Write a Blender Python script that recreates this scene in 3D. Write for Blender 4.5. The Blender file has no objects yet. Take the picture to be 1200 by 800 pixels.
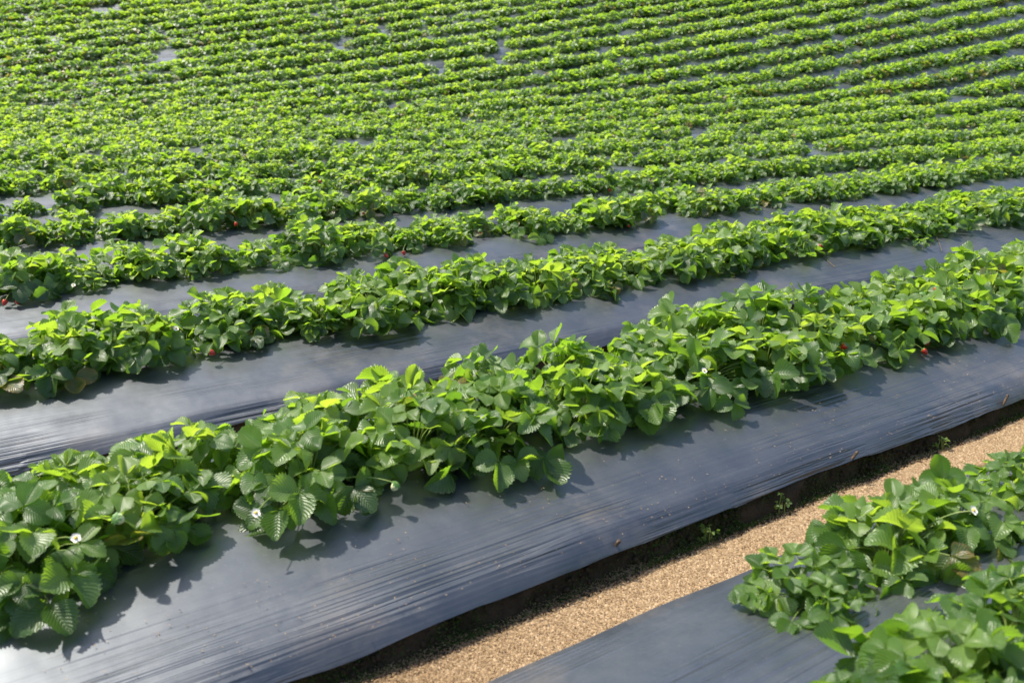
import bpy, bmesh, math, random
import numpy as np
from mathutils import Matrix, Vector, Euler, noise as mnoise

random.seed(7)
RNG = np.random.default_rng(11)
sc = bpy.context.scene
COL = sc.collection
R = math.radians
PI = math.pi

# ------------------------------------------------------------------ layout
CAM_Z = 1.45
HEAD = R(55.58)                      # camera heading, from the row direction (+X)
PITCH = R(16.7)
FPX = 1050.0                         # focal length in pixels of a 1200 px frame
BED_Y0, BED_STEP = 0.80, 1.65        # bed 0 is the corner bed beyond the husk path
BED_TOP = 0.26
HALF = 0.67
SUN_EL, SUN_AZ = R(60), R(124)
HX, HY = math.cos(HEAD), math.sin(HEAD)


def hill(x, y):
    """the field is level near the path and climbs a slope far away"""
    t = np.asarray(x) * HX + np.asarray(y) * HY
    w = 3.0
    return 0.25 * w * np.logaddexp(0.0, (t - 25.0) / w)


def project(x, y, z):
    f = np.array([HX * math.cos(PITCH), HY * math.cos(PITCH), -math.sin(PITCH)])
    rt = np.array([HY, -HX, 0.0])
    up = np.cross(rt, f)
    p = np.stack([np.asarray(x, float), np.asarray(y, float), np.asarray(z, float) - CAM_Z], -1)
    d = p @ f
    return 600 + FPX * (p @ rt) / d, 400 - FPX * (p @ up) / d, d


# ------------------------------------------------------------------ object helpers
def link(name, me, mat=None, parent=None):
    o = bpy.data.objects.new(name, me)
    COL.objects.link(o)
    if mat is not None and me is not None and len(me.materials) == 0:
        me.materials.append(mat)
    if parent is not None:
        o.parent = parent
    return o


def tag(o, label=None, cat=None, group=None, kind=None):
    for k, v in (('label', label), ('category', cat), ('group', group), ('kind', kind)):
        if v:
            o[k] = v
    return o


def mesh_np(name, co, faces, uv=None, tone=None, smooth=True, mat=None):
    """co (n,3), faces (m,k) all with the same corner count, uv per vertex, tone per vertex"""
    me = bpy.data.meshes.new(name)
    co = np.ascontiguousarray(co, np.float32)
    faces = np.ascontiguousarray(faces, np.int32)
    m, k = faces.shape
    me.vertices.add(len(co))
    me.vertices.foreach_set('co', co.ravel())
    me.loops.add(m * k)
    me.loops.foreach_set('vertex_index', faces.ravel())
    me.polygons.add(m)
    me.polygons.foreach_set('loop_start', np.arange(0, m * k, k, dtype=np.int32))
    me.polygons.foreach_set('loop_total', np.full(m, k, np.int32))
    if smooth:
        me.polygons.foreach_set('use_smooth', np.ones(m, bool))
    me.update(calc_edges=True)
    if uv is not None:
        l = me.uv_layers.new(name='UVMap')
        l.data.foreach_set('uv', np.ascontiguousarray(uv[faces.ravel()], np.float32).ravel())
    if tone is not None:
        a = me.attributes.new('tone', 'FLOAT', 'POINT')
        a.data.foreach_set('value', np.ascontiguousarray(tone, np.float32))
    if mat:
        me.materials.append(mat)
    return me


# ------------------------------------------------------------------ materials
def new_mat(name):
    m = bpy.data.materials.new(name)
    m.use_nodes = True
    nt = m.node_tree
    nt.nodes.clear()
    out = nt.nodes.new('ShaderNodeOutputMaterial')
    return m, nt, out


class NT:
    def __init__(s, nt):
        s.nt = nt

    def n(s, typ, ins=None, **kw):
        nd = s.nt.nodes.new(typ)
        for k, v in kw.items():
            setattr(nd, k, v)
        for k, v in (ins or {}).items():
            sock = nd.inputs[k]
            if isinstance(v, bpy.types.NodeSocket):
                s.nt.links.new(v, sock)
            else:
                sock.default_value = v
        return nd

    def math(s, op, a, b=0.0, c=None):
        ins = {0: a, 1: b}
        if c is not None:
            ins[2] = c
        return s.n('ShaderNodeMath', ins, operation=op).outputs[0]

    def mix(s, f, a, b, blend='MIX'):
        nd = s.n('ShaderNodeMix', data_type='RGBA', blend_type=blend)
        for sock, v in ((nd.inputs[0], f), (nd.inputs[6], a), (nd.inputs[7], b)):
            if isinstance(v, bpy.types.NodeSocket):
                s.nt.links.new(v, sock)
            else:
                sock.default_value = v
        return nd.outputs[2]

    def ramp(s, f, stops):
        nd = s.n('ShaderNodeValToRGB', {0: f})
        el = nd.color_ramp.elements
        while len(el) < len(stops):
            el.new(0.5)
        for e, (p, c) in zip(el, stops):
            e.position = p
            e.color = c if len(c) == 4 else (*c, 1)
        return nd.outputs[0]

    def maprange(s, v, a, b, c=0.0, d=1.0):
        nd = s.n('ShaderNodeMapRange', {0: v, 1: a, 2: b, 3: c, 4: d})
        nd.clamp = True
        return nd.outputs[0]


def mat_leaf():
    m, nt, out = new_mat('leaf')
    N = NT(nt)
    uv = N.n('ShaderNodeUVMap').outputs[0]
    sep = N.n('ShaderNodeSeparateXYZ', {0: uv})
    u, v = sep.outputs[0], sep.outputs[1]
    au = N.math('ABSOLUTE', N.math('SUBTRACT', u, 0.5))            # 0 midrib .. .5 margin
    s_ = N.math('SUBTRACT', v, N.math('MULTIPLY', au, 0.85))
    fr = N.math('PINGPONG', N.math('MULTIPLY', s_, 9.5), 0.5)      # 0 at a side vein
    vein = N.maprange(fr, 0.0, 0.16, 1.0, 0.0)
    rib = N.maprange(au, 0.0, 0.035, 1.0, 0.0)
    veins = N.math('MAXIMUM', N.math('MULTIPLY', vein, 0.7), rib)
    tone = N.n('ShaderNodeAttribute', attribute_name='tone').outputs['Fac']
    rnd = N.n('ShaderNodeObjectInfo').outputs['Random']
    geo = N.n('ShaderNodeNewGeometry')
    nz = N.n('ShaderNodeTexNoise', {'Scale': 38.0, 'Detail': 3.0, 'Vector': geo.outputs['Position']}).outputs[0]
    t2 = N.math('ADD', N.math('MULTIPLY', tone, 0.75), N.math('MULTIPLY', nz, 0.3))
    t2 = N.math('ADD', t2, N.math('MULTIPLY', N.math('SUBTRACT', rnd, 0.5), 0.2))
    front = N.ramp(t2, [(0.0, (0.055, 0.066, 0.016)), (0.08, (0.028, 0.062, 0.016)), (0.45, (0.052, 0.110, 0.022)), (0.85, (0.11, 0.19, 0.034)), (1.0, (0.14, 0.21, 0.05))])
    front = N.mix(N.math('MULTIPLY', veins, 0.22), front, (0.16, 0.27, 0.06, 1))
    back = N.mix(0.55, front, (0.13, 0.20, 0.09, 1))
    # dry brown scorched margin on the oldest leaves
    edge = N.math('MULTIPLY', N.maprange(au, 0.38, 0.5), N.maprange(tone, 0.0, 0.10, 1.0, 0.0))
    colr = N.mix(geo.outputs['Backfacing'], front, back)
    spent = N.math('MULTIPLY', N.maprange(tone, 0.0, 0.05, 1.0, 0.0), N.maprange(N.math('ADD', nz, N.math('MULTIPLY', au, 0.5)), 0.45, 0.75, 0.2, 1.0))
    colr = N.mix(spent, colr, (0.21, 0.155, 0.035, 1))
    colr = N.mix(edge, colr, (0.22, 0.12, 0.04, 1))
    trans = N.ramp(t2, [(0.0, (0.10, 0.24, 0.014)), (0.5, (0.29, 0.51, 0.022)), (1.0, (0.52, 0.68, 0.05))])
    trans = N.mix(spent, trans, (0.42, 0.33, 0.04, 1))
    trans = N.mix(N.math('MULTIPLY', veins, 0.3), trans, (0.22, 0.40, 0.05, 1))
    h = N.math('SUBTRACT', N.math('MULTIPLY', N.math('SQRT', N.math('MULTIPLY', fr, 2.0)), 1.0), N.math('MULTIPLY', rib, 0.8))
    h = N.math('ADD', h, N.math('MULTIPLY', nz, 0.5))
    bump = N.n('ShaderNodeBump', {'Strength': 0.55, 'Distance': 0.0022, 'Height': h}).outputs[0]
    pr = N.n('ShaderNodeBsdfPrincipled', {'Base Color': colr, 'Roughness': 0.40, 'Normal': bump, 'Specular IOR Level': 0.75})
    tr = N.n('ShaderNodeBsdfTranslucent', {'Color': trans, 'Normal': bump})
    ms = N.n('ShaderNodeMixShader', {0: 0.50, 1: pr.outputs[0], 2: tr.outputs[0]})
    nt.links.new(ms.outputs[0], out.inputs[0])
    return m


def mat_simple(name, col, rough=0.6, noise_scale=None, col2=None, bump=0.0, bump_scale=60, spec=0.4, sss=0.0, dist=0.002):
    m, nt, out = new_mat(name)
    N = NT(nt)
    pr = N.n('ShaderNodeBsdfPrincipled', {'Roughness': rough, 'Specular IOR Level': spec})
    tc = N.n('ShaderNodeTexCoord').outputs['Object']
    if noise_scale:
        nz = N.n('ShaderNodeTexNoise', {'Vector': tc, 'Scale': noise_scale, 'Detail': 5.0, 'Roughness': 0.65}).outputs[0]
        c = N.mix(N.maprange(nz, 0.3, 0.7), (*col, 1), (*(col2 or col), 1))
        nt.links.new(c, pr.inputs['Base Color'])
    else:
        pr.inputs['Base Color'].default_value = (*col, 1)
    if sss:
        pr.inputs['Subsurface Weight'].default_value = sss
        pr.inputs['Subsurface Radius'].default_value = (0.004, 0.002, 0.001)
    if bump:
        nb = N.n('ShaderNodeTexNoise', {'Vector': tc, 'Scale': bump_scale, 'Detail': 6.0}).outputs[0]
        b = N.n('ShaderNodeBump', {'Strength': bump, 'Distance': dist, 'Height': nb}).outputs[0]
        nt.links.new(b, pr.inputs['Normal'])
    nt.links.new(pr.outputs[0], out.inputs[0])
    return m


def mat_film():
    m, nt, out = new_mat('plastic_film')
    N = NT(nt)
    pos = N.n('ShaderNodeTexCoord').outputs['Object']
    def stretched(sx, sy, scale, detail=3.0):
        mp = N.n('ShaderNodeMapping', {'Vector': pos, 'Scale': (sx, sy, sy)}).outputs[0]
        return N.n('ShaderNodeTexNoise', {'Vector': mp, 'Scale': scale, 'Detail': detail, 'Roughness': 0.55}).outputs[0]
    fine = N.math('SUBTRACT', stretched(0.5, 52.0, 1.7, 1.5), 0.5)
    fine2 = N.math('SUBTRACT', stretched(0.35, 22.0, 1.5, 1.5), 0.5)
    mp = N.n('ShaderNodeMapping', {'Vector': pos, 'Scale': (0.55, 1.9, 1.9)}).outputs[0]
    mask = N.maprange(N.n('ShaderNodeTexNoise', {'Vector': mp, 'Scale': 1.5, 'Detail': 1.5}).outputs[0], 0.56, 0.66)
    broad = N.n('ShaderNodeTexNoise', {'Vector': pos, 'Scale': 3.2, 'Detail': 3.0}).outputs[0]
    # the lower shoulder, where the sheet is pulled tight, is always creased
    uvs = N.n('ShaderNodeSeparateXYZ', {0: N.n('ShaderNodeUVMap').outputs[0]}).outputs[1]
    sh = N.maprange(N.math('ABSOLUTE', N.math('SUBTRACT', uvs, 0.5)), 0.30, 0.47)
    mp2 = N.n('ShaderNodeMapping', {'Vector': pos, 'Scale': (0.9, 2.2, 2.2), 'Location': (5.0, 2.0, 0.0)}).outputs[0]
    mask2 = N.maprange(N.n('ShaderNodeTexNoise', {'Vector': mp2, 'Scale': 1.6, 'Detail': 2.0}).outputs[0], 0.46, 0.60)
    msk = N.math('MAXIMUM', N.math('MULTIPLY', mask, 0.8), N.math('MULTIPLY', sh, N.math('ADD', N.math('MULTIPLY', mask2, 0.9), 0.1)))
    h = N.math('MULTIPLY', N.math('ADD', N.math('MULTIPLY', fine, 0.75), N.math('MULTIPLY', fine2, 0.8)), N.math('ADD', N.math('MULTIPLY', msk, 0.95), 0.02))
    h = N.math('ADD', h, N.math('MULTIPLY', broad, 0.32))
    bump = N.n('ShaderNodeBump', {'Strength': 0.9, 'Distance': 0.02, 'Height': h}).outputs[0]
    dust = N.n('ShaderNodeTexNoise', {'Vector': pos, 'Scale': 5.0, 'Detail': 8.0, 'Roughness': 0.7}).outputs[0]
    speck = N.n('ShaderNodeTexNoise', {'Vector': pos, 'Scale': 160.0, 'Detail': 2.0}).outputs[0]
    base = N.mix(N.maprange(dust, 0.35, 0.75), (0.016, 0.018, 0.022, 1), (0.034, 0.035, 0.038, 1))
    spl = N.n('ShaderNodeTexNoise', {'Vector': pos, 'Scale': 2.1, 'Detail': 7.0, 'Roughness': 0.7}).outputs[0]
    base = N.mix(N.math('MULTIPLY', N.maprange(N.math('ADD', spl, N.math('MULTIPLY', sh, 0.10)), 0.58, 0.76), 0.6), base, (0.105, 0.088, 0.070, 1))
    base = N.mix(N.math('MULTIPLY', N.maprange(speck, 0.66, 0.74), 0.3), base, (0.16, 0.13, 0.10, 1))
    rough = N.maprange(dust, 0.3, 0.7, 0.38, 0.48)
    pr = N.n('ShaderNodeBsdfPrincipled', {'Base Color': base, 'Roughness': rough, 'Normal': bump, 'Specular IOR Level': 0.5, 'IOR': 1.95, 'Specular Tint': (0.84, 0.92, 1.0, 1.0)})
    nt.links.new(pr.outputs[0], out.inputs[0])
    return m


def mat_ground():
    m, nt, out = new_mat('rice_husk_path')
    N = NT(nt)
    pos = N.n('ShaderNodeNewGeometry').outputs['Position']
    vor = N.n('ShaderNodeTexVoronoi', {'Vector': pos, 'Scale': 150.0, 'Randomness': 1.0})
    vcol = N.n('ShaderNodeSeparateColor', {0: vor.outputs['Color']}).outputs[0]
    c = N.ramp(vcol, [(0.0, (0.17, 0.113, 0.06)), (0.4, (0.265, 0.185, 0.105)), (0.75, (0.32, 0.23, 0.135)), (1.0, (0.40, 0.30, 0.19))])
    big = N.n('ShaderNodeTexNoise', {'Vector': pos, 'Scale': 4.5, 'Detail': 6.0, 'Roughness': 0.6}).outputs[0]
    c = N.mix(N.maprange(big, 0.55, 0.75, 0.0, 0.5), c, (0.20, 0.125, 0.06, 1))
    # beyond the last beds the slope is rough pasture
    sp = N.n('ShaderNodeSeparateXYZ', {0: pos})
    t = N.math('ADD', N.math('MULTIPLY', sp.outputs[0], HX), N.math('MULTIPLY', sp.outputs[1], HY))
    gr = N.n('ShaderNodeTexNoise', {'Vector': pos, 'Scale': 1.3, 'Detail': 8.0}).outputs[0]
    grc = N.mix(gr, (0.035, 0.07, 0.014, 1), (0.09, 0.14, 0.03, 1))
    c = N.mix(N.maprange(t, 71.0, 74.0), c, grc)
    h = N.math('ADD', N.math('MULTIPLY', vor.outputs['Distance'], -1.0), N.math('MULTIPLY', big, 2.0))
    b = N.n('ShaderNodeBump', {'Strength': 0.7, 'Distance': 0.006, 'Height': h}).outputs[0]
    pr = N.n('ShaderNodeBsdfPrincipled', {'Base Color': c, 'Roughness': 0.85, 'Normal': b, 'Specular IOR Level': 0.2})
    nt.links.new(pr.outputs[0], out.inputs[0])
    return m


def mat_berry():
    m, nt, out = new_mat('berry_skin')
    N = NT(nt)
    tc = N.n('ShaderNodeTexCoord').outputs['Object']
    vor = N.n('ShaderNodeTexVoronoi', {'Vector': tc, 'Scale': 190.0})
    seed = N.maprange(vor.outputs['Distance'], 0.16, 0.24, 1.0, 0.0)
    z = N.n('ShaderNodeSeparateXYZ', {0: tc}).outputs[2]
    c = N.mix(N.maprange(z, -0.006, 0.001), (0.42, 0.018, 0.010, 1), (0.42, 0.09, 0.03, 1))
    c = N.mix(seed, c, (0.55, 0.33, 0.05, 1))
    b = N.n('ShaderNodeBump', {'Strength': 0.6, 'Distance': 0.001, 'Height': vor.outputs['Distance']}).outputs[0]
    pr = N.n('ShaderNodeBsdfPrincipled', {'Base Color': c, 'Roughness': 0.28, 'Normal': b, 'Subsurface Weight': 0.15, 'Subsurface Radius': (0.006, 0.002, 0.001)})
    nt.links.new(pr.outputs[0], out.inputs[0])
    return m


M_LEAF = mat_leaf()
M_STALK = mat_simple('leaf_stalk', (0.12, 0.22, 0.04), 0.45, 30, (0.20, 0.22, 0.06), sss=0.1)
M_FILM = mat_film()
M_GROUND = mat_ground()
M_SOIL = mat_simple('dark_soil', (0.024, 0.019, 0.013), 0.95, 14, (0.062, 0.048, 0.030), bump=1.0, bump_scale=45, spec=0.1, dist=0.012)
M_HUSK = None
M_BERRY = mat_berry()
M_UNRIPE = mat_simple('unripe_berry', (0.50, 0.52, 0.24), 0.4, 90, (0.60, 0.58, 0.36), bump=0.5, bump_scale=300, sss=0.2)
M_CALYX = mat_simple('calyx', (0.07, 0.16, 0.03), 0.5)
M_PETAL = mat_simple('petal', (0.82, 0.78, 0.66), 0.6, sss=0.1)
M_POLLEN = mat_simple('pollen', (0.62, 0.42, 0.05), 0.7, bump=0.8, bump_scale=400)
M_WOOD = mat_simple('weathered_peg', (0.03, 0.022, 0.015), 0.8, 60, (0.11, 0.07, 0.04), bump=0.6, bump_scale=120)
M_DRY = mat_simple('dry_stalk', (0.14, 0.10, 0.05), 0.8, 40, (0.07, 0.05, 0.03))
M_MOSS = mat_simple('moss', (0.020, 0.034, 0.008), 0.9, 9, (0.070, 0.125, 0.024), bump=0.6, bump_scale=200, spec=0.1)


def mat_husk():
    m, nt, out = new_mat('rice_husk')
    N = NT(nt)
    t = N.n('ShaderNodeAttribute', attribute_name='tone').outputs['Fac']
    c = N.ramp(t, [(0.0, (0.20, 0.128, 0.060)), (0.3, (0.285, 0.187, 0.092)), (0.75, (0.34, 0.23, 0.118)), (1.0, (0.44, 0.33, 0.20))])
    pr = N.n('ShaderNodeBsdfPrincipled', {'Base Color': c, 'Roughness': 0.6, 'Specular IOR Level': 0.35})
    tr = N.n('ShaderNodeBsdfTranslucent', {'Color': c})
    ms = N.n('ShaderNodeMixShader', {0: 0.2, 1: pr.outputs[0], 2: tr.outputs[0]})
    nt.links.new(ms.outputs[0], out.inputs[0])
    return m


M_HUSK = mat_husk()

# ------------------------------------------------------------------ foliage geometry
def leaflet_template(nv, nu, teeth):
    """v along, u across; returns grids V, U(-1..1), width factor, tooth shift, faces"""
    v = np.linspace(0, 1, nv)
    prof = np.sin(PI * np.clip(v, 0, 1) ** 0.86) ** 0.62
    prof = np.where(v > 0.93, np.maximum(prof, 0.16), prof)
    prof[0] = 0.05
    if nv <= 5:
        prof[-1] = 0.30
    u = np.linspace(-1, 1, nu)
    V, U = np.meshgrid(v, u, indexing='ij')
    P = np.repeat(prof[:, None], nu, 1)
    shift = np.zeros_like(V)
    if teeth:
        odd = (np.arange(nv) % 2)[:, None]
        e = np.abs(U) > 0.99
        P = np.where(e & (odd == 0), P * 0.90, P)
        P = np.where(e & (odd == 1), P * 1.03, P)
        shift = np.where(e & (odd == 1), 0.03, 0.0)
        shift[0] = 0
    # side lobes of the outer part sit a little forward of the midrib point
    shift = shift + 0.02 * np.abs(U) * np.sin(PI * V)
    idx = np.arange(nv * nu).reshape(nv, nu)
    f = np.stack([idx[:-1, :-1], idx[:-1, 1:], idx[1:, 1:], idx[1:, :-1]], -1).reshape(-1, 4)
    return V, U, P, shift, f


TEMPL = {'hi': leaflet_template(19, 7, True), 'mid': leaflet_template(9, 5, True), 'low': leaflet_template(4, 3, False), 'far': leaflet_template(3, 3, False)}


def norm(a):
    return a / np.maximum(np.linalg.norm(a, axis=-1, keepdims=True), 1e-9)


def rot_about(v, k, ang):
    c, s = np.cos(ang)[..., None], np.sin(ang)[..., None]
    return v * c + np.cross(k, v) * s + k * np.sum(k * v, -1, keepdims=True) * (1 - c)


def make_leaflets(org, d, n, L, W, fold, curl, wav, tone, lod, rng):
    V, U, P, SH, f = TEMPL[lod]
    k = len(L)
    nvu = V.size
    v, u, p, sh = V.ravel()[None], U.ravel()[None], P.ravel()[None], SH.ravel()[None]
    L_, W_ = L[:, None], W[:, None]
    x = u * p * W_ * 0.5
    y = (v + sh) * L_
    # bend along the length (arc), fold along the midrib, ruffle at the margin
    th = curl[:, None] * (v + sh)
    cz = np.where(np.abs(curl[:, None]) < 1e-3, 1e-3, curl[:, None])
    ya = L_ * np.sin(th) / cz
    za = L_ * (1 - np.cos(th)) / cz
    au = np.abs(x)
    cup = rng.uniform(-0.35, 0.9, k)[:, None]
    zf = au * np.tan(fold)[:, None] + cup * (au ** 2) / W_ * 1.2
    ph = rng.uniform(0, 6.28, k)[:, None]
    zr = wav[:, None] * L_ * np.sin(v * 9.0 + ph + np.sign(u) * 1.3) * (np.abs(u) ** 2)
    asym = rng.normal(0, 0.12, k)[:, None] * x
    z = za + zf + zr + asym
    s = norm(np.cross(d, n))
    co = org[:, None, :] + x[..., None] * s[:, None] + ya[..., None] * d[:, None] + z[..., None] * n[:, None]
    faces = (f[None] + (np.arange(k) * nvu)[:, None, None]).reshape(-1, 4)
    uv = np.stack([np.repeat(u * 0.5 + 0.5, k, 0), np.repeat(v, k, 0)], -1).reshape(-1, 2)
    tn = np.repeat(tone, nvu)
    return co.reshape(-1, 3), faces, uv, tn


SUNV = np.array([math.cos(SUN_EL) * math.cos(SUN_AZ), math.cos(SUN_EL) * math.sin(SUN_AZ), math.sin(SUN_EL)])


def plant_arrays(seed, lod, n_leaves, spread=0.22, height=0.19, size=0.082):
    rng = np.random.default_rng(seed)
    q = (np.arange(n_leaves) + 0.5) / n_leaves                # 0 heart .. 1 skirt
    q = np.clip(q + rng.normal(0, 0.05, n_leaves), 0.01, 1) ** 0.85
    az = np.arange(n_leaves) * 2.39996 + rng.normal(0, 0.35, n_leaves) + rng.uniform(0, 6.28)
    tilt = np.sqrt(q)
    r = spread * tilt ** 1.15 * rng.uniform(0.78, 1.18, n_leaves)
    zt = height * (1.06 - 0.96 * q ** 1.5) * rng.uniform(0.82, 1.2, n_leaves) + 0.012
    o = np.stack([np.cos(az), np.sin(az), np.zeros(n_leaves)], -1)
    upv = np.array([0, 0, 1.0])
    p = o * r[:, None] + upv * zt[:, None]
    el = np.radians(20 - 64 * q + rng.normal(0, 16, n_leaves))
    d = o * np.cos(el)[:, None] + upv * np.sin(el)[:, None]
    n = upv * np.cos(el)[:, None] - o * np.sin(el)[:, None]
    und = np.arange(n_leaves) % 4 == 3                        # older leaves low inside the plant
    r = np.where(und, rng.uniform(0.05, 0.9, n_leaves) * spread, r)
    zt = np.where(und, rng.uniform(0.03, 0.085, n_leaves), zt)
    p = o * r[:, None] + upv * zt[:, None]
    roll = rng.normal(0, 0.36, n_leaves)
    n = rot_about(n, d, roll)
    size_l = size * rng.uniform(0.74, 1.16, n_leaves) * (0.80 + 0.25 * np.sqrt(q))
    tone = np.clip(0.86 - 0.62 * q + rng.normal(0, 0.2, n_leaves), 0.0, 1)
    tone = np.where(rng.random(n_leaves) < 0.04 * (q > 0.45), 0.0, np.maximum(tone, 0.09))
    orgs, ds, ns, Ls, Ws, tones = [], [], [], [], [], []
    for j, (a, sc_) in enumerate(((0.0, 1.0), (1.35, 0.93), (-1.35, 0.93))):
        ang = np.full(n_leaves, a) + rng.normal(0, 0.14, n_leaves)
        dj = rot_about(d, n, ang)
        pit = rng.normal(0.04 if j == 0 else 0.10, 0.17, n_leaves)   # side leaflets hang or lift a little
        sj = norm(np.cross(dj, n))
        dj2 = rot_about(dj, sj, -pit)
        nj = norm(np.cross(sj, dj2))
        orgs.append(p + dj2 * 0.004)
        ds.append(dj2); ns.append(nj)
        Ls.append(size_l * sc_ * rng.uniform(0.92, 1.08, n_leaves))
        Ws.append(Ls[-1] * rng.uniform(0.80, 0.98, n_leaves))
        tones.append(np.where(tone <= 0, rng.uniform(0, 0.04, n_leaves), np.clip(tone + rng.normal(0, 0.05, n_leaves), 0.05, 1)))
    org = np.concatenate(orgs); d3 = np.concatenate(ds); n3 = np.concatenate(ns)
    L = np.concatenate(Ls); W = np.concatenate(Ws); tn = np.concatenate(tones)
    k = len(L)
    fold = np.radians(rng.uniform(2, 34, k))
    curl = rng.normal(-0.35, 0.5, k)
    wav = np.abs(rng.normal(0.03, 0.02, k)) + 0.01
    co, f, uv, t = make_leaflets(org, d3, n3, L, W, fold, curl, wav, tn, lod, rng)
    co[:, 2] = np.maximum(co[:, 2], 0.004 + 0.01 * rng.random(len(co)) * 0.3 - 0.10 * np.clip(np.hypot(co[:, 0], co[:, 1]) - 0.10, 0, 0.4))
    return co, f, uv, t, p, o, r


def tubes(paths, radii, sides=5):
    """paths (k,m,3), radii (k,m)"""
    k, m, _ = paths.shape
    tan = np.gradient(paths, axis=1)
    tan = norm(tan)
    ref = np.where(np.abs(tan[..., 2:3]) > 0.9, np.array([1.0, 0, 0]), np.array([0, 0, 1.0]))
    a = norm(np.cross(tan, ref)); b = np.cross(tan, a)
    ang = np.arange(sides) * 2 * PI / sides
    co = paths[:, :, None] + radii[:, :, None, None] * (a[:, :, None] * np.cos(ang)[:, None] + b[:, :, None] * np.sin(ang)[:, None])
    idx = np.arange(k * m * sides).reshape(k, m, sides)
    nx = np.roll(idx, -1, axis=2)
    f = np.stack([idx[:, :-1], nx[:, :-1], nx[:, 1:], idx[:, 1:]], -1).reshape(-1, 4)
    return co.reshape(-1, 3), f


def bez(p0, p1, p2, m):
    t = np.linspace(0, 1, m)[None, :, None]
    return (1 - t) ** 2 * p0[:, None] + 2 * t * (1 - t) * p1[:, None] + t ** 2 * p2[:, None]


def plant_meshes(seed, lod, n_leaves, stalks=True, **kw):
    co, f, uv, t, p, o, r = plant_arrays(seed, lod, n_leaves, **kw)
    fol = mesh_np('foliage', co, f, uv, t, mat=M_LEAF)
    st = None
    if stalks:
        p0 = o * 0.015 + np.array([0, 0, -0.02])
        p1 = o * (r * 0.35)[:, None] + np.array([0, 0, 1.0]) * (p[:, 2:3] * 0.8 + 0.01)
        pa = bez(p0, p1, p, 6)
        rad = np.linspace(0.0024, 0.0015, 6)[None].repeat(len(p), 0)
        c2, f2 = tubes(pa, rad, 5)
        st = mesh_np('stalks', c2, f2, mat=M_STALK)
    return fol, st


# ------------------------------------------------------------------ ground
def grid_mesh(name, xs, ys, zf, mat, uvf=None):
    X, Y = np.meshgrid(xs, ys, indexing='ij')
    Z = zf(X, Y)
    idx = np.arange(X.size).reshape(X.shape)
    f = np.stack([idx[:-1, :-1], idx[1:, :-1], idx[1:, 1:], idx[:-1, 1:]], -1).reshape(-1, 4)
    return mesh_np(name, np.stack([X, Y, Z], -1).reshape(-1, 3), f, mat=mat)


ts = np.concatenate([np.arange(-30, 12, 3.0), np.arange(12, 80, 1.0), np.arange(80, 420, 20.0)])
ss = np.concatenate([np.arange(-320, -40, 20.0), np.arange(-40, 41, 2.0), np.arange(60, 330, 20.0)])
T, S = np.meshgrid(ts, ss, indexing='ij')
GX, GY = T * HX + S * HY, T * HY - S * HX
idx = np.arange(T.size).reshape(T.shape)
gf = np.stack([idx[:-1, :-1], idx[:-1, 1:], idx[1:, 1:], idx[1:, :-1]], -1).reshape(-1, 4)[:, ::-1]
ground = link('ground', mesh_np('ground', np.stack([GX, GY, hill(GX, GY)], -1).reshape(-1, 3), gf, mat=M_GROUND))
tag(ground, kind='structure')

# ------------------------------------------------------------------ beds
def bed_profile(w):
    """w: -1..1 across the bed; height of the film"""
    a = np.abs(w)
    return np.where(a < 0.30, BED_TOP - 0.012 * (a / 0.30) ** 2,
           BED_TOP - 0.012 - 0.128 * np.clip((a - 0.30) / 0.70, 0, 1) ** 1.45)


def wob(x, s, amp):
    return amp * (np.sin(x * 1.7 + s) + 0.6 * np.sin(x * 4.1 + 2.1 * s) + 0.35 * np.sin(x * 9.3 + 0.7 * s))


ORD = ['corner', 'front', 'second', 'third', 'fourth', 'fifth', 'sixth', 'seventh', 'eighth', 'ninth', 'tenth', 'eleventh', 'twelfth',
       'thirteenth', 'fourteenth', 'fifteenth', 'sixteenth', 'seventeenth', 'eighteenth', 'nineteenth', 'twentieth']
TENS = {2: 'twenty', 3: 'thirty', 4: 'forty'}


def ordinal(k):
    if k < len(ORD):
        return ORD[k]
    t, u = divmod(k, 10)
    return {3: 'thirtieth', 4: 'fortieth'}[t] if u == 0 else TENS[t] + '-' + ['', 'first', 'second', 'third', 'fourth', 'fifth', 'sixth', 'seventh', 'eighth', 'ninth'][u]


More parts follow.
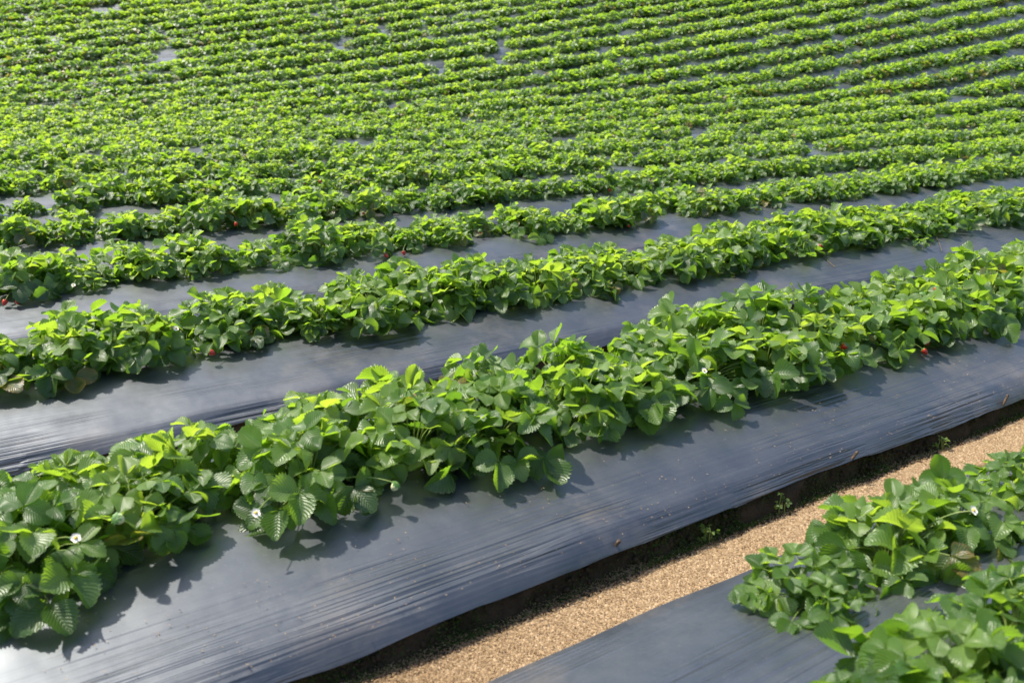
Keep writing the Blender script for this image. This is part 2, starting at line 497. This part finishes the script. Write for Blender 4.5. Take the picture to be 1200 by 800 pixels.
T_END = 67.0
NBED = 44
beds = []
soil_co, soil_f, soil_n = [], [], 0
for k in range(NBED):
    yc = BED_Y0 + BED_STEP * k
    x0 = -2.6 + 0.02 * yc if k < 8 else yc * 0.045 - 2.5
    x1 = min(2.35 * (yc + 0.5) + 4.5, (T_END - yc * HY) / HX)
    if k == 0:
        x1 = 7.0
    if x1 - x0 < 4:
        continue
    beds.append((k, yc, x0, x1))
    near = k < 5
    step = 0.06 if k < 3 else 0.15 if k < 6 else 0.6
    xs = np.arange(x0, x1, step)
    ws = np.linspace(-1, 1, 37 if k < 3 else 21 if k < 6 else 11)
    X, Wv = np.meshgrid(xs, ws, indexing='ij')
    edge = np.clip((np.abs(Wv) - 0.6) / 0.4, 0, 1)
    Y = yc + Wv * HALF + edge * np.sign(Wv) * wob(X, k * 1.3 + np.sign(Wv), 0.006)
    Z = bed_profile(Wv) + hill(X, Y) + (1 - edge) * wob(X * 0.8 + Wv * 1.5, k * 2.2, 0.003) + edge * wob(X * 1.3, k + 3 + Wv, 0.006)
    if k < 3:
        # folds lying along the bed where the sheet was pulled over the shoulder
        for c0, amp, ph in ((0.80, 0.007, 0.0), (0.885, 0.010, 1.7), (0.955, 0.008, 3.1)):
            cen = c0 + 0.018 * np.sin(X * 1.1 + ph + k)
            on = np.clip(0.55 + 0.7 * np.sin(X * 0.83 + ph * 2 + k), 0, 1)
            Z = Z + amp * on * np.exp(-((np.abs(Wv) - cen) / 0.022) ** 2)
    fi = np.arange(X.size).reshape(X.shape)
    ff = np.stack([fi[:-1, :-1], fi[1:, :-1], fi[1:, 1:], fi[:-1, 1:]], -1).reshape(-1, 4)
    uv = np.stack([(X - x0), Wv * 0.5 + 0.5], -1).reshape(-1, 2)
    # the sheet's hem tucks down a little at both sides
    hem = np.stack([X, Y, Z], -1)
    if k < 3:       # a torn, sagging hem
        rr = np.random.default_rng(60 + k)
        for jx, sg in ((0, -1), (-1, 1)):
            a_ = np.convolve(rr.normal(0, 1, len(xs) + 8), np.ones(5) / 5, 'same')[4:-4]
            b_ = rr.normal(0, 1, len(xs))
            hem[:, jx, 2] += a_ * 0.010 + b_ * 0.003
            hem[:, jx, 1] += sg * (a_ * 0.006 + b_ * 0.002)
    hem[:, 0, 2] -= 0.040
    hem[:, -1, 2] -= 0.040
    film = link('mulch_film', mesh_np('mulch_film', hem.reshape(-1, 3), ff, uv, mat=M_FILM))
    if k == 0:
        lb = 'slate grey plastic film on the corner bed this side of the husk path'
    elif k == 1:
        lb = 'slate grey plastic film under the front full row, its hem pegged above husk path'
    else:
        lb = 'slate grey plastic film under the %s row back from the husk path' % ordinal(k)
    tag(film, lb, 'plastic film', 'plastic films stretched over the beds')
    # the soil body
    sxs = np.arange(x0 - 0.05, x1 + 0.05, 0.07 if k < 2 else 0.3 if k < 6 else 1.0)
    prof_w = np.array([-1.02, -0.985, -0.965, -0.94, -0.6, 0, 0.6, 0.94, 0.965, 0.985, 1.02])
    prof_z = np.array([-0.05, 0.03, 0.075, 0.096, 0.17, 0.215, 0.17, 0.096, 0.075, 0.03, -0.05])
    SX, SW = np.meshgrid(sxs, prof_w, indexing='ij')
    SZ = np.repeat(prof_z[None], len(sxs), 0)
    jit = RNG.normal(0, 1, SX.shape) * (np.abs(SW) > 0.95)
    SY = yc + SW * HALF * 1.0 + jit * 0.009 + np.sign(SW) * (np.abs(SW) > 0.95) * (wob(SX * 3.1, k + 0.7, 0.007) - 0.004)
    SZ = SZ + hill(SX, SY) + jit * 0.004
    fi = np.arange(SX.size).reshape(SX.shape)
    sf = np.stack([fi[:-1, :-1], fi[1:, :-1], fi[1:, 1:], fi[:-1, 1:]], -1).reshape(-1, 4)
    soil_co.append(np.stack([SX, SY, SZ], -1).reshape(-1, 3)); soil_f.append(sf + soil_n); soil_n += SX.size
bed_soil = link('bed_soil', mesh_np('bed_soil', np.concatenate(soil_co), np.concatenate(soil_f), mat=M_SOIL, smooth=False))
tag(bed_soil, kind='structure')

# ------------------------------------------------------------------ plant positions
SPACING = 0.345
cand = []            # x, y, bed, side, scale
for k, yc, x0, x1 in beds:
    rk = random.Random(100 + k)
    for side in (0, 1):
        x = x0 + 0.3 + side * SPACING * 0.5
        while x < x1 - 0.15:
            px = x + rk.gauss(0, 0.035)
            py = yc + (0.118 if side else -0.118) + rk.gauss(0, 0.022) + ((0.24 if side else 0.10) if k == 0 else 0)
            gap = mnoise.noise(Vector((px * 0.9, k * 7.3, 1.7 + side * 0.4)))
            s = 0.98 + 0.30 * gap + rk.gauss(0, 0.07 if k < 3 else 0.12)
            drop = rk.random() < (0.03 if k < 3 else 0.08) or gap < (-0.62 if k < 3 else -0.46)
            x += SPACING * (1 + rk.gauss(0, 0.06)) * (1.12 if k > 4 else 1.0)
            if k == 0 and px < (1.58 if side else 1.45):
                continue
            if drop and k != 1:
                continue
            cand.append((px, py, k, side, min(1.22, max(0.92 if k == 1 else 0.66, s)), rk.random() * 2 * PI, rk.randrange(1000)))
cand = np.array(cand)
cz = hill(cand[:, 0], cand[:, 1]) + bed_profile((cand[:, 1] - (BED_Y0 + BED_STEP * cand[:, 2])) / HALF)
pxx, pyy, pd = project(cand[:, 0], cand[:, 1], cz + 0.1)
marg = 0.17 * FPX / np.maximum(pd, 0.3)
inview = (pd > 0.3) & (pxx > -marg) & (pxx < 1200 + marg) & (pyy > -marg) & (pyy < 800 + marg)
order = np.argsort(np.where(inview, pd, 1e9))
NIND = min(300, int(inview.sum()))
ind = order[:NIND]
rest = np.setdiff1d(np.arange(len(cand)), ind)

# ------------------------------------------------------------------ individual plants
HI = [plant_meshes(500 + i, 'hi', 46 + (i * 5) % 9, spread=0.188 + 0.012 * (i % 4), height=0.122 + 0.010 * (i % 5), size=0.080 + 0.003 * (i % 4)) for i in range(16)]
MID = [plant_meshes(900 + i, 'mid', 42 + (i * 3) % 7, spread=0.182 + 0.011 * (i % 4), height=0.122 + 0.01 * (i % 5), size=0.082) for i in range(10)]

FRUIT = [    # kind, bed, x, y, z of fruit and flowers on the near plants
    ('red', 1, 3.753, 2.13, .30), ('red', 1, 3.141, 2.12, .385), ('red', 1, 3.70, 2.11, .27), ('red', 1, 4.04, 2.35, .43), ('red', 1, 4.167, 2.35, .445),
    ('red', 2, 1.013, 3.78, .305), ('red', 3, .40, 5.42, .28), ('red', 3, .46, 5.40, .275), ('red', 3, 4.871, 5.42, .28), ('red', 3, 6.395, 5.42, .285), ('red', 3, 2.821, 5.42, .285),
    ('red', 3, 2.678, 5.41, .28), ('red', 3, 7.891, 5.42, .28), ('red', 3, 3.56, 5.60, .33), ('red', 5, 3.448, 8.75, .39), ('red', 5, 3.634, 8.75, .40),
    ('unripe', 1, .315, 2.13, .43), ('unripe', 1, 2.966, 2.12, .379), ('unripe', 3, 7.442, 5.42, .285), ('red', 2, 5.2, 3.80, .33), ('red', 4, 6.1, 7.08, .31), ('red', 4, 3.3, 7.07, .31),
    ('flower', 1, .636, 2.10, .36), ('flower', 1, 1.398, 2.20, .42), ('flower', 3, .744, 5.45, .306), ('flower', 0, 2.10, 1.02, .40), ('flower', 1, .22, 2.14, .40), ('flower', 1, 2.35, 2.18, .40), ('flower', 2, 2.6, 3.80, .36), ('flower', 2, 0.9, 3.86, .40), ('unripe', 1, 1.05, 2.10, .33), ('unripe', 2, 2.2, 3.78, .31), ('red', 4, 2.2, 7.06, .32)]
ROWNAME = {0: 'corner row', 1: 'front row'}


def rowname(k):
    return ROWNAME.get(k, ordinal(k) + ' row back')


SIDE = {0: 'near side', 1: 'far side'}
towner, ftext = {}, {}
for q_, (what, k_, fx, fy, fz) in enumerate(FRUIT):
    best = min((i for i in ind if cand[i, 2] == k_), key=lambda i: (cand[i, 0] - fx) ** 2 + (cand[i, 1] - fy) ** 2)
    towner.setdefault(best, []).append(q_)
    ftext[best] = {'red': ' bearing red berries' if sum(FRUIT[z][0] == 'red' for z in towner[best]) > 1 else ' bearing a red berry', 'unripe': ' bearing a pale unripe berry', 'flower': ' with a white flower'}[what]
plants = []          # (object, candidate)
rank = {}
for k in range(12):
    for side in (0, 1):
        mem = [i for i in ind if cand[i, 2] == k and cand[i, 3] == side]
        mem.sort(key=lambda i: pxx[i])
        for j, i in enumerate(mem):
            rank[i] = (j + 1, len(mem))


def lathe(prof, seg, name, mat):
    """prof: list of (r, z)"""
    a = np.arange(seg) * 2 * PI / seg
    pr = np.array(prof)
    co = np.stack([pr[:, :1] * np.cos(a), pr[:, :1] * np.sin(a), np.repeat(pr[:, 1:], seg, 1)], -1).reshape(-1, 3)
    idx = np.arange(len(co)).reshape(len(prof), seg)
    nx = np.roll(idx, -1, 1)
    f = np.stack([idx[:-1], nx[:-1], nx[1:], idx[1:]], -1).reshape(-1, 4)
    return mesh_np(name, co, f, mat=mat)


def star(n, r0, r1, wid, drop, name, mat, lift=0.0):
    """n petals or sepals round the origin, each a small cupped leaf"""
    co, f = [], []
    for j in range(n):
        a = 2 * PI * j / n
        ca, sa = math.cos(a), math.sin(a)
        b = len(co)
        prof = (0.35, 0.85, 1.0, 0.8, 0.25)
        for m_, pw in enumerate(prof):
            t = m_ / 4
            r = r0 + (r1 - r0) * t
            for u in (-1, 0, 1):
                y = u * wid * pw
                z = lift + drop * t * t + abs(u) * wid * 0.18
                co.append((ca * r - sa * y, sa * r + ca * y, z))
        for m_ in range(4):
            for u in (0, 1):
                i0 = b + m_ * 3 + u
                f.append((i0, i0 + 3, i0 + 4, i0 + 1))
    return mesh_np(name, np.array(co), np.array(f), mat=mat)


BERRY_PROF = [(0.0005, .004), (.007, .0035), (.0125, .000), (.0150, -.006), (.0148, -.012), (.0125, -.019), (.0088, -.026), (.0045, -.031), (.0004, -.033)]
BERRY = lathe(BERRY_PROF, 18, 'berry', M_BERRY)
UNRIPE = lathe([(r * 0.82, z * 0.72) for r, z in BERRY_PROF], 18, 'unripe_berry', M_UNRIPE)
CALYX = star(9, 0.001, 0.016, 0.0045, -0.006, 'calyx', M_CALYX, 0.0055)
PETALS = star(5, 0.002, 0.0145, 0.0078, 0.002, 'flower', M_PETAL)
CENTRE = lathe([(0.0003, .0062), (.003, .0055), (.0048, .0035), (.005, .001), (.004, -.002)], 12, 'flower_centre', M_POLLEN)


def add_fruit(plant, what, k, fx, fy, fz):
    inv = plant.matrix_basis.inverted()
    P = Vector((fx, fy + (0.0 if what == 'flower' else 0.02), fz - (0.0 if what == 'flower' else 0.012)))
    if what == 'flower':
        M = Matrix.Translation(P) @ Euler((0.7, -0.45, 0.4)).to_matrix().to_4x4() @ Matrix.Scale(0.82, 4)
        o = link('flower', PETALS, parent=plant)
        c_ = link('flower_centre', CENTRE, parent=o)
        top = P + Vector((0, 0.004, -0.004))
    else:
        M = Matrix.Translation(P) @ Euler((random.uniform(-0.9, -0.3), random.uniform(-.5, .5), random.uniform(0, 6))).to_matrix().to_4x4() @ Matrix.Scale(random.uniform(0.85, 1.1), 4)
        o = link('berry' if what == 'red' else 'unripe_berry', BERRY if what == 'red' else UNRIPE, parent=plant)
        if what == 'unripe':
            o['label'] = 'pale green unripe berry'
        link('calyx', CALYX, parent=o)
        top = M @ Vector((0, 0, 0.006))
    o.matrix_basis = inv @ M
    root = plant.location + Vector((0, 0, 0.01))
    mid = (root + top) * 0.5 + Vector((0, 0, 0.07))
    pa = bez(np.array([root]), np.array([mid]), np.array([top]), 12)
    co, f = tubes(pa, np.full((1, 12), 0.0016), 6)
    co = np.array([inv @ Vector(c) for c in co])
    link('fruit_stalk', mesh_np('fruit_stalk', co, f, mat=M_STALK), parent=plant)


def nth(n):
    if n == 1:
        return 'first'
    return '%d%s' % (n, 'th' if 10 <= n % 100 <= 20 else {1: 'st', 2: 'nd', 3: 'rd'}.get(n % 10, 'th'))


for c, i in enumerate(ind):
    x, y, k, side, s, rz, sd = cand[i]
    k = int(k); side = int(side); sd = int(sd)
    loc = (x, y, cz[i] - 0.004)
    o = bpy.data.objects.new('strawberry_plant', None)
    o.empty_display_size = 0.1
    COL.objects.link(o)
    src = HI if k <= 2 else MID
    fo, st = src[(sd + c) % len(src)]
    link('foliage', fo, parent=o)
    link('stalks', st, parent=o)
    o.location = loc
    o.rotation_euler = (random.gauss(0, 0.05), random.gauss(0, 0.05), rz)
    sz = s * ((0.98 if x < 1.1 else 1.05) if k == 1 else 0.77 if k == 0 else 1.0 if k == 2 else 0.95)
    o.scale = (sz, sz, sz * random.uniform(0.92, 1.12))
    r, n = rank[i]
    have = ftext.get(i, '')
    adj = 'small low' if s < 0.82 else 'tall bushy' if s > 1.12 else 'leafy green'
    if k <= 1:
        lb = '%sstrawberry plant%s, %s from left, %s of %s' % ('' if have else adj + ' ', have, nth(r), SIDE[side], rowname(k))
    else:
        lb = '%sstrawberry plant%s, %s from left, %s of %s' % ('' if have else adj + ' ', have, nth(r), SIDE[side], rowname(k))
    tag(o, lb, 'strawberry plant', 'strawberry plants growing in rows through the film')
    plants.append((o, i))
    for q_ in towner.get(i, []):
        add_fruit(o, *FRUIT[q_])

# ------------------------------------------------------------------ the rest of the field: one mass
parts_co, parts_f, parts_uv, parts_t, off = [], [], [], [], 0
LODS = {}
for lod, cnt, nl, size in (('mid', 6, 38, 0.082), ('low', 8, 34, 0.084), ('far', 8, 20, 0.105)):
    LODS[lod] = [plant_arrays(3000 + 17 * q, lod, nl, spread=0.195, height=0.145, size=size)[:4] for q in range(cnt)]
for i in rest:
    x, y, k, side, s, rz, sd = cand[i]
    t = x * HX + y * HY
    lod = 'mid' if t < 9 and not inview[i] and k < 3 else 'low' if t < 24 else 'far'
    if not inview[i] and (pd[i] < 0.3 or pxx[i] < -500 or pxx[i] > 1750 or pyy[i] < -260 or pyy[i] > 1500):
        continue
    co, f, uv, tn = LODS[lod][int(sd) % len(LODS[lod])]
    s *= (0.93 if t < 20 else 1.0) * (1.0 + 0.38 * min(1.0, max(0.0, (t - 17.0) / 12.0)))
    ca, sa = math.cos(rz) * s, math.sin(rz) * s
    c2 = np.empty_like(co)
    c2[:, 0] = co[:, 0] * ca - co[:, 1] * sa + x
    c2[:, 1] = co[:, 0] * sa + co[:, 1] * ca + y
    c2[:, 2] = co[:, 2] * s + cz[i]
    parts_co.append(c2); parts_f.append(f + off); parts_uv.append(uv)
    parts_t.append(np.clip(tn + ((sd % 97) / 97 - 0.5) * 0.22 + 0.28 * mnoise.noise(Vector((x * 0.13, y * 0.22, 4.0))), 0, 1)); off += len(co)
mass = link('strawberry_field', mesh_np('strawberry_field', np.concatenate(parts_co), np.concatenate(parts_f), np.concatenate(parts_uv), np.concatenate(parts_t), mat=M_LEAF))
tag(mass, 'far rows of green strawberry plants running together up the field', 'strawberry plants', kind='stuff')
print('plants', len(plants), 'rest', len(parts_co), 'faces', sum(map(len, parts_f)))


# ------------------------------------------------------------------ small things along the path
def soil_z(w):
    return np.interp(w, prof_w, prof_z)


def peg(x, y, z, seed, label):
    rg = random.Random(seed)
    bm = bmesh.new()
    n, rings = 7, []
    pts = [(0, -0.06, .004), (0, -0.02, .0065), (0, 0.006, .0075), (0.001, 0.016, .0088), (0.003, 0.023, .0070), (0.004, 0.026, .003)]
    for px, pz, r in pts:
        rings.append([bm.verts.new((px + r * rg.uniform(.85, 1.15) * math.cos(2 * PI * j / n), r * rg.uniform(.85, 1.15) * math.sin(2 * PI * j / n), pz + rg.uniform(-.0015, .0015))) for j in range(n)])
    for a, b in zip(rings, rings[1:]):
        for j in range(n):
            bm.faces.new((a[j], a[(j + 1) % n], b[(j + 1) % n], b[j]))
    bm.faces.new(rings[-1])
    bm.faces.new(rings[0][::-1])
    me = bpy.data.meshes.new('wooden_peg')
    bm.to_mesh(me)
    bm.free()
    o = link('wooden_peg', me, M_WOOD)
    o.location = (x, y, z)
    o.rotation_euler = (R(20) + rg.uniform(-.2, .2), rg.uniform(-.4, .4), rg.uniform(-.3, .3))
    o.scale = (0.75, 0.75, 0.75)
    tag(o, label, 'peg', 'wooden pegs holding the film hem')


for j, (x, lb) in enumerate(((1.60, 'small brown wooden peg in film hem, lowest and nearest of the three'), (2.745, 'dark wooden peg in film hem halfway along the husk path'),
                             (3.80, 'small wooden peg in film hem farthest up toward the right edge'))):
    peg(x, 1.785, 0.108, 40 + j, lb)

# rice husks lying loose on the path
nh = 125000
hx = 0.7 + (8.5 - 0.7) * RNG.random(nh) ** 1.9
hy = RNG.uniform(1.36, 1.90, nh)
hp = project(hx, hy, np.zeros(nh))
ok = (hp[1] < 830) & (hp[0] < 1230)
drift = 1.815 + 0.022 * np.sin(hx * 5.3) + 0.018 * np.sin(hx * 13.1 + 1) + RNG.normal(0, 0.014, nh)
ok &= hy < drift
hx, hy = hx[ok], hy[ok]
nh = len(hx)
nl_ = 900                       # a few blown on to the lower part of the film
bx = -0.6 + 8.5 * RNG.random(nl_)
bw = -(1 - 0.42 * RNG.random(nl_) ** 1.8) * 0.985
bxy = BED_Y0 + BED_STEP + bw * HALF
hx = np.concatenate([hx, bx]); hy = np.concatenate([hy, bxy])
onfilm = np.concatenate([np.zeros(nh), bed_profile(bw) + 0.005])
nh = len(hx)
L = RNG.uniform(.0042, .0068, nh); W = L * RNG.uniform(.36, .5, nh)
az = RNG.uniform(0, 2 * PI, nh); el = RNG.normal(0, .35, nh)
d = np.stack([np.cos(az) * np.cos(el), np.sin(az) * np.cos(el), np.sin(el)], -1)
n_ = norm(np.stack([RNG.normal(0, .4, nh), RNG.normal(0, .4, nh), np.ones(nh)], -1) - 0)
s_ = norm(np.cross(d, n_)); n_ = np.cross(s_, d)
flip = RNG.choice([-1, 1], nh)[:, None]
c0 = np.stack([hx, hy, hill(hx, hy) + RNG.uniform(0.001, .010, nh) + np.where(onfilm > 0, onfilm, 0.012 * np.clip((hy - 1.76) / .06, 0, 1))], -1)
hv = []
for t_, wd in ((-.5, .35), (0, 1.0), (.5, .25)):
    for u_ in (-1, 0, 1):
        hv.append(c0 + d * (L * t_)[:, None] + s_ * (W * .5 * u_ * wd)[:, None] + n_ * flip * ((1 - abs(u_)) * W * .3 - abs(t_) * W * .3)[:, None])
hv = np.stack(hv, 1).reshape(-1, 3)
q4 = np.array([(0, 3, 4, 1), (1, 4, 5, 2), (3, 6, 7, 4), (4, 7, 8, 5)])
hf = (q4[None] + (np.arange(nh) * 9)[:, None, None]).reshape(-1, 4)
husk = link('rice_husks', mesh_np('rice_husks', hv, hf, tone=np.repeat(np.clip(RNG.normal(.58, .17, nh), 0, 1), 9), mat=M_HUSK))
tag(husk, 'loose tan rice husks covering the path between the beds', 'rice husks', kind='stuff')

# moss and tiny weeds on the bare soil face under the hem
nm = 110000
mx = 0.6 + 7.5 * RNG.random(nm) ** 1.5
clump = np.sin(mx * 7.1) + np.sin(mx * 17.3 + 2) + np.sin(mx * 3.1 + 1) * 1.2
w_ = -RNG.uniform(0.955, 1.03, nm)
my = BED_Y0 + BED_STEP + w_ * HALF
keep = RNG.random(nm) < np.clip(0.42 + 0.26 * clump, 0.12, 1) * np.where(w_ < -0.99, 1.0, 0.55)
mx, my, w_ = mx[keep], my[keep], w_[keep]
nm = len(mx)
mz = np.maximum(soil_z(w_), -0.0) + RNG.uniform(0.0, .010, nm)
ml = RNG.uniform(.003, .009, nm)
a1 = RNG.normal(0, 1, (nm, 3)) + np.array([0, -0.5, 0.5]); a1 = norm(a1)
a2 = norm(np.cross(a1, RNG.normal(0, 1, (nm, 3))))
c0 = np.stack([mx, my, mz], -1)
mv = np.stack([c0, c0 + (a1 * .55 + a2 * .32) * ml[:, None], c0 + a1 * 1.0 * ml[:, None], c0 + (a1 * .55 - a2 * .32) * ml[:, None]], 1).reshape(-1, 3)
mf = np.arange(nm * 4).reshape(-1, 4)
moss = link('moss', mesh_np('moss', mv, mf, mat=M_MOSS, smooth=False))
tag(moss, 'dark green moss on the soil face below the front film hem', 'moss', kind='stuff')

# clods of soil crumbled off the face
ico = bmesh.new()
bmesh.ops.create_icosphere(ico, subdivisions=1, radius=1)
iv = np.array([v.co for v in ico.verts]); if_ = np.array([[v.index for v in f.verts] for f in ico.faces])
ico.free()
nc = 2600
cx = 0.7 + 7.0 * RNG.random(nc) ** 1.5
cw = -RNG.uniform(0.95, 1.05, nc)
cyy = BED_Y0 + BED_STEP + cw * HALF
cr = RNG.uniform(.003, .011, nc) * RNG.uniform(.6, 1.2, nc)
cc = np.stack([cx, cyy, np.maximum(soil_z(cw), 0.0)], -1)
cv = (iv[None] * RNG.uniform(.65, 1.25, (nc, len(iv), 1)) * cr[:, None, None] + cc[:, None]).reshape(-1, 3)
cf = (if_[None] + (np.arange(nc) * len(iv))[:, None, None]).reshape(-1, 3)
clods = link('soil_clods', mesh_np('soil_clods', cv, cf, mat=M_SOIL, smooth=False))
tag(clods, 'dark crumbs of soil at the foot of the front bed', 'soil', kind='stuff')


def small_plant(name, seed, loc, n_leaves, spread, height, size, label, cat, mat=None, group=None):
    fo, st = plant_meshes(seed, 'hi', n_leaves, spread=spread, height=height, size=size)
    o = bpy.data.objects.new(name, None)
    COL.objects.link(o)
    o.location = loc
    link('foliage', fo, parent=o)
    link('stalks', st, parent=o)
    return tag(o, label, cat, group)


small_plant('strawberry_seedling', 71, (6.19, 3.69, 0.205), 5, 0.05, 0.05, 0.045, 'tiny dark seedling alone on the film in front of the second row', 'seedling')
for j, (x, y, lb) in enumerate(((1.98, 1.775, 'small green weed at foot of front bed beside the husks'), (2.33, 1.77, 'flat green weed at soil foot between the two nearer pegs'),
                                (3.30, 1.775, 'small green weed at soil foot below the two farther pegs'))):
    small_plant('weed', 81 + j, (x, y, 0.012), 7, 0.035, 0.022, 0.016, lb, 'weed', group='weeds at the soil foot')


def runner(pts, label, r=0.0022):
    p = np.array(pts, float)
    t = np.linspace(0, 1, len(p)); tt = np.linspace(0, 1, 16)
    pa = np.stack([np.interp(tt, t, p[:, q]) for q in range(3)], -1)
    pa[1:-1] = (pa[:-2] + 2 * pa[1:-1] + pa[2:]) / 4
    co, f = tubes(pa[None], np.full((1, 16), r), 6)
    tag(link('dry_runner', mesh_np('dry_runner', co, f, mat=M_DRY)), label, 'runner', 'dry runners lying on the film')


def fz(y, k=2):
    return float(bed_profile((y - (BED_Y0 + BED_STEP * k)) / HALF)) + 0.006


runner([(5.28, 3.92, fz(3.92) + .02), (5.22, 3.82, fz(3.82)), (5.15, 3.72, fz(3.72)), (5.12, 3.64, fz(3.64))], 'dry brown runner on the film, left of the lone seedling')
runner([(6.76, 3.95, fz(3.95) + .02), (6.62, 3.85, fz(3.85)), (6.45, 3.70, fz(3.70)), (6.31, 3.59, fz(3.59))], 'dry brown runner on the film, right of the lone seedling')
runner([(5.95, 3.90, fz(3.90) + .01), (5.86, 3.80, fz(3.80)), (5.79, 3.70, fz(3.70))], 'short thin dry runner on the film nearest the lone seedling', 0.0016)

# ------------------------------------------------------------------ camera, light, world
cam = bpy.data.cameras.new('camera')
cam.lens = 36.0 * FPX / 1200.0
cam.sensor_width = 36.0
cam.sensor_fit = 'HORIZONTAL'
cam.clip_end = 2000
cam.dof.use_dof = True
cam.dof.focus_distance = 4.2
cam.dof.aperture_fstop = 3.6
co_ = bpy.data.objects.new('camera', cam)
COL.objects.link(co_)
co_.location = (0, 0, CAM_Z)
fwd = Vector((HX * math.cos(PITCH), HY * math.cos(PITCH), -math.sin(PITCH)))
co_.rotation_euler = fwd.to_track_quat('-Z', 'Y').to_euler()
sc.camera = co_

sun = bpy.data.lights.new('sun', 'SUN')
sun.energy = 4.7
sun.angle = R(1.2)
sun.color = (1.0, 0.93, 0.82)
so = bpy.data.objects.new('sun', sun)
COL.objects.link(so)
so.rotation_euler = Vector(SUNV).to_track_quat('Z', 'Y').to_euler()

w = bpy.data.worlds.new('World')
sc.world = w
w.use_nodes = True
nt = w.node_tree
bg = nt.nodes['Background']
sky = nt.nodes.new('ShaderNodeTexSky')
sky.sky_type = 'NISHITA'
sky.sun_disc = False
sky.sun_elevation = SUN_EL
sky.sun_rotation = PI / 2 - SUN_AZ
sky.air_density = 1.0
sky.dust_density = 2.0
nt.links.new(sky.outputs[0], bg.inputs[0])
bg.inputs[1].default_value = 0.15

vs = sc.view_settings
vs.view_transform = 'Standard'
vs.look = 'None'
vs.exposure = 0.98
vs.gamma = 1.0
vs.use_curve_mapping = False
sc.render.engine = 'CYCLES'
sc.cycles.use_denoising = True
sc.cycles.max_bounces = 8
sc.cycles.transmission_bounces = 4
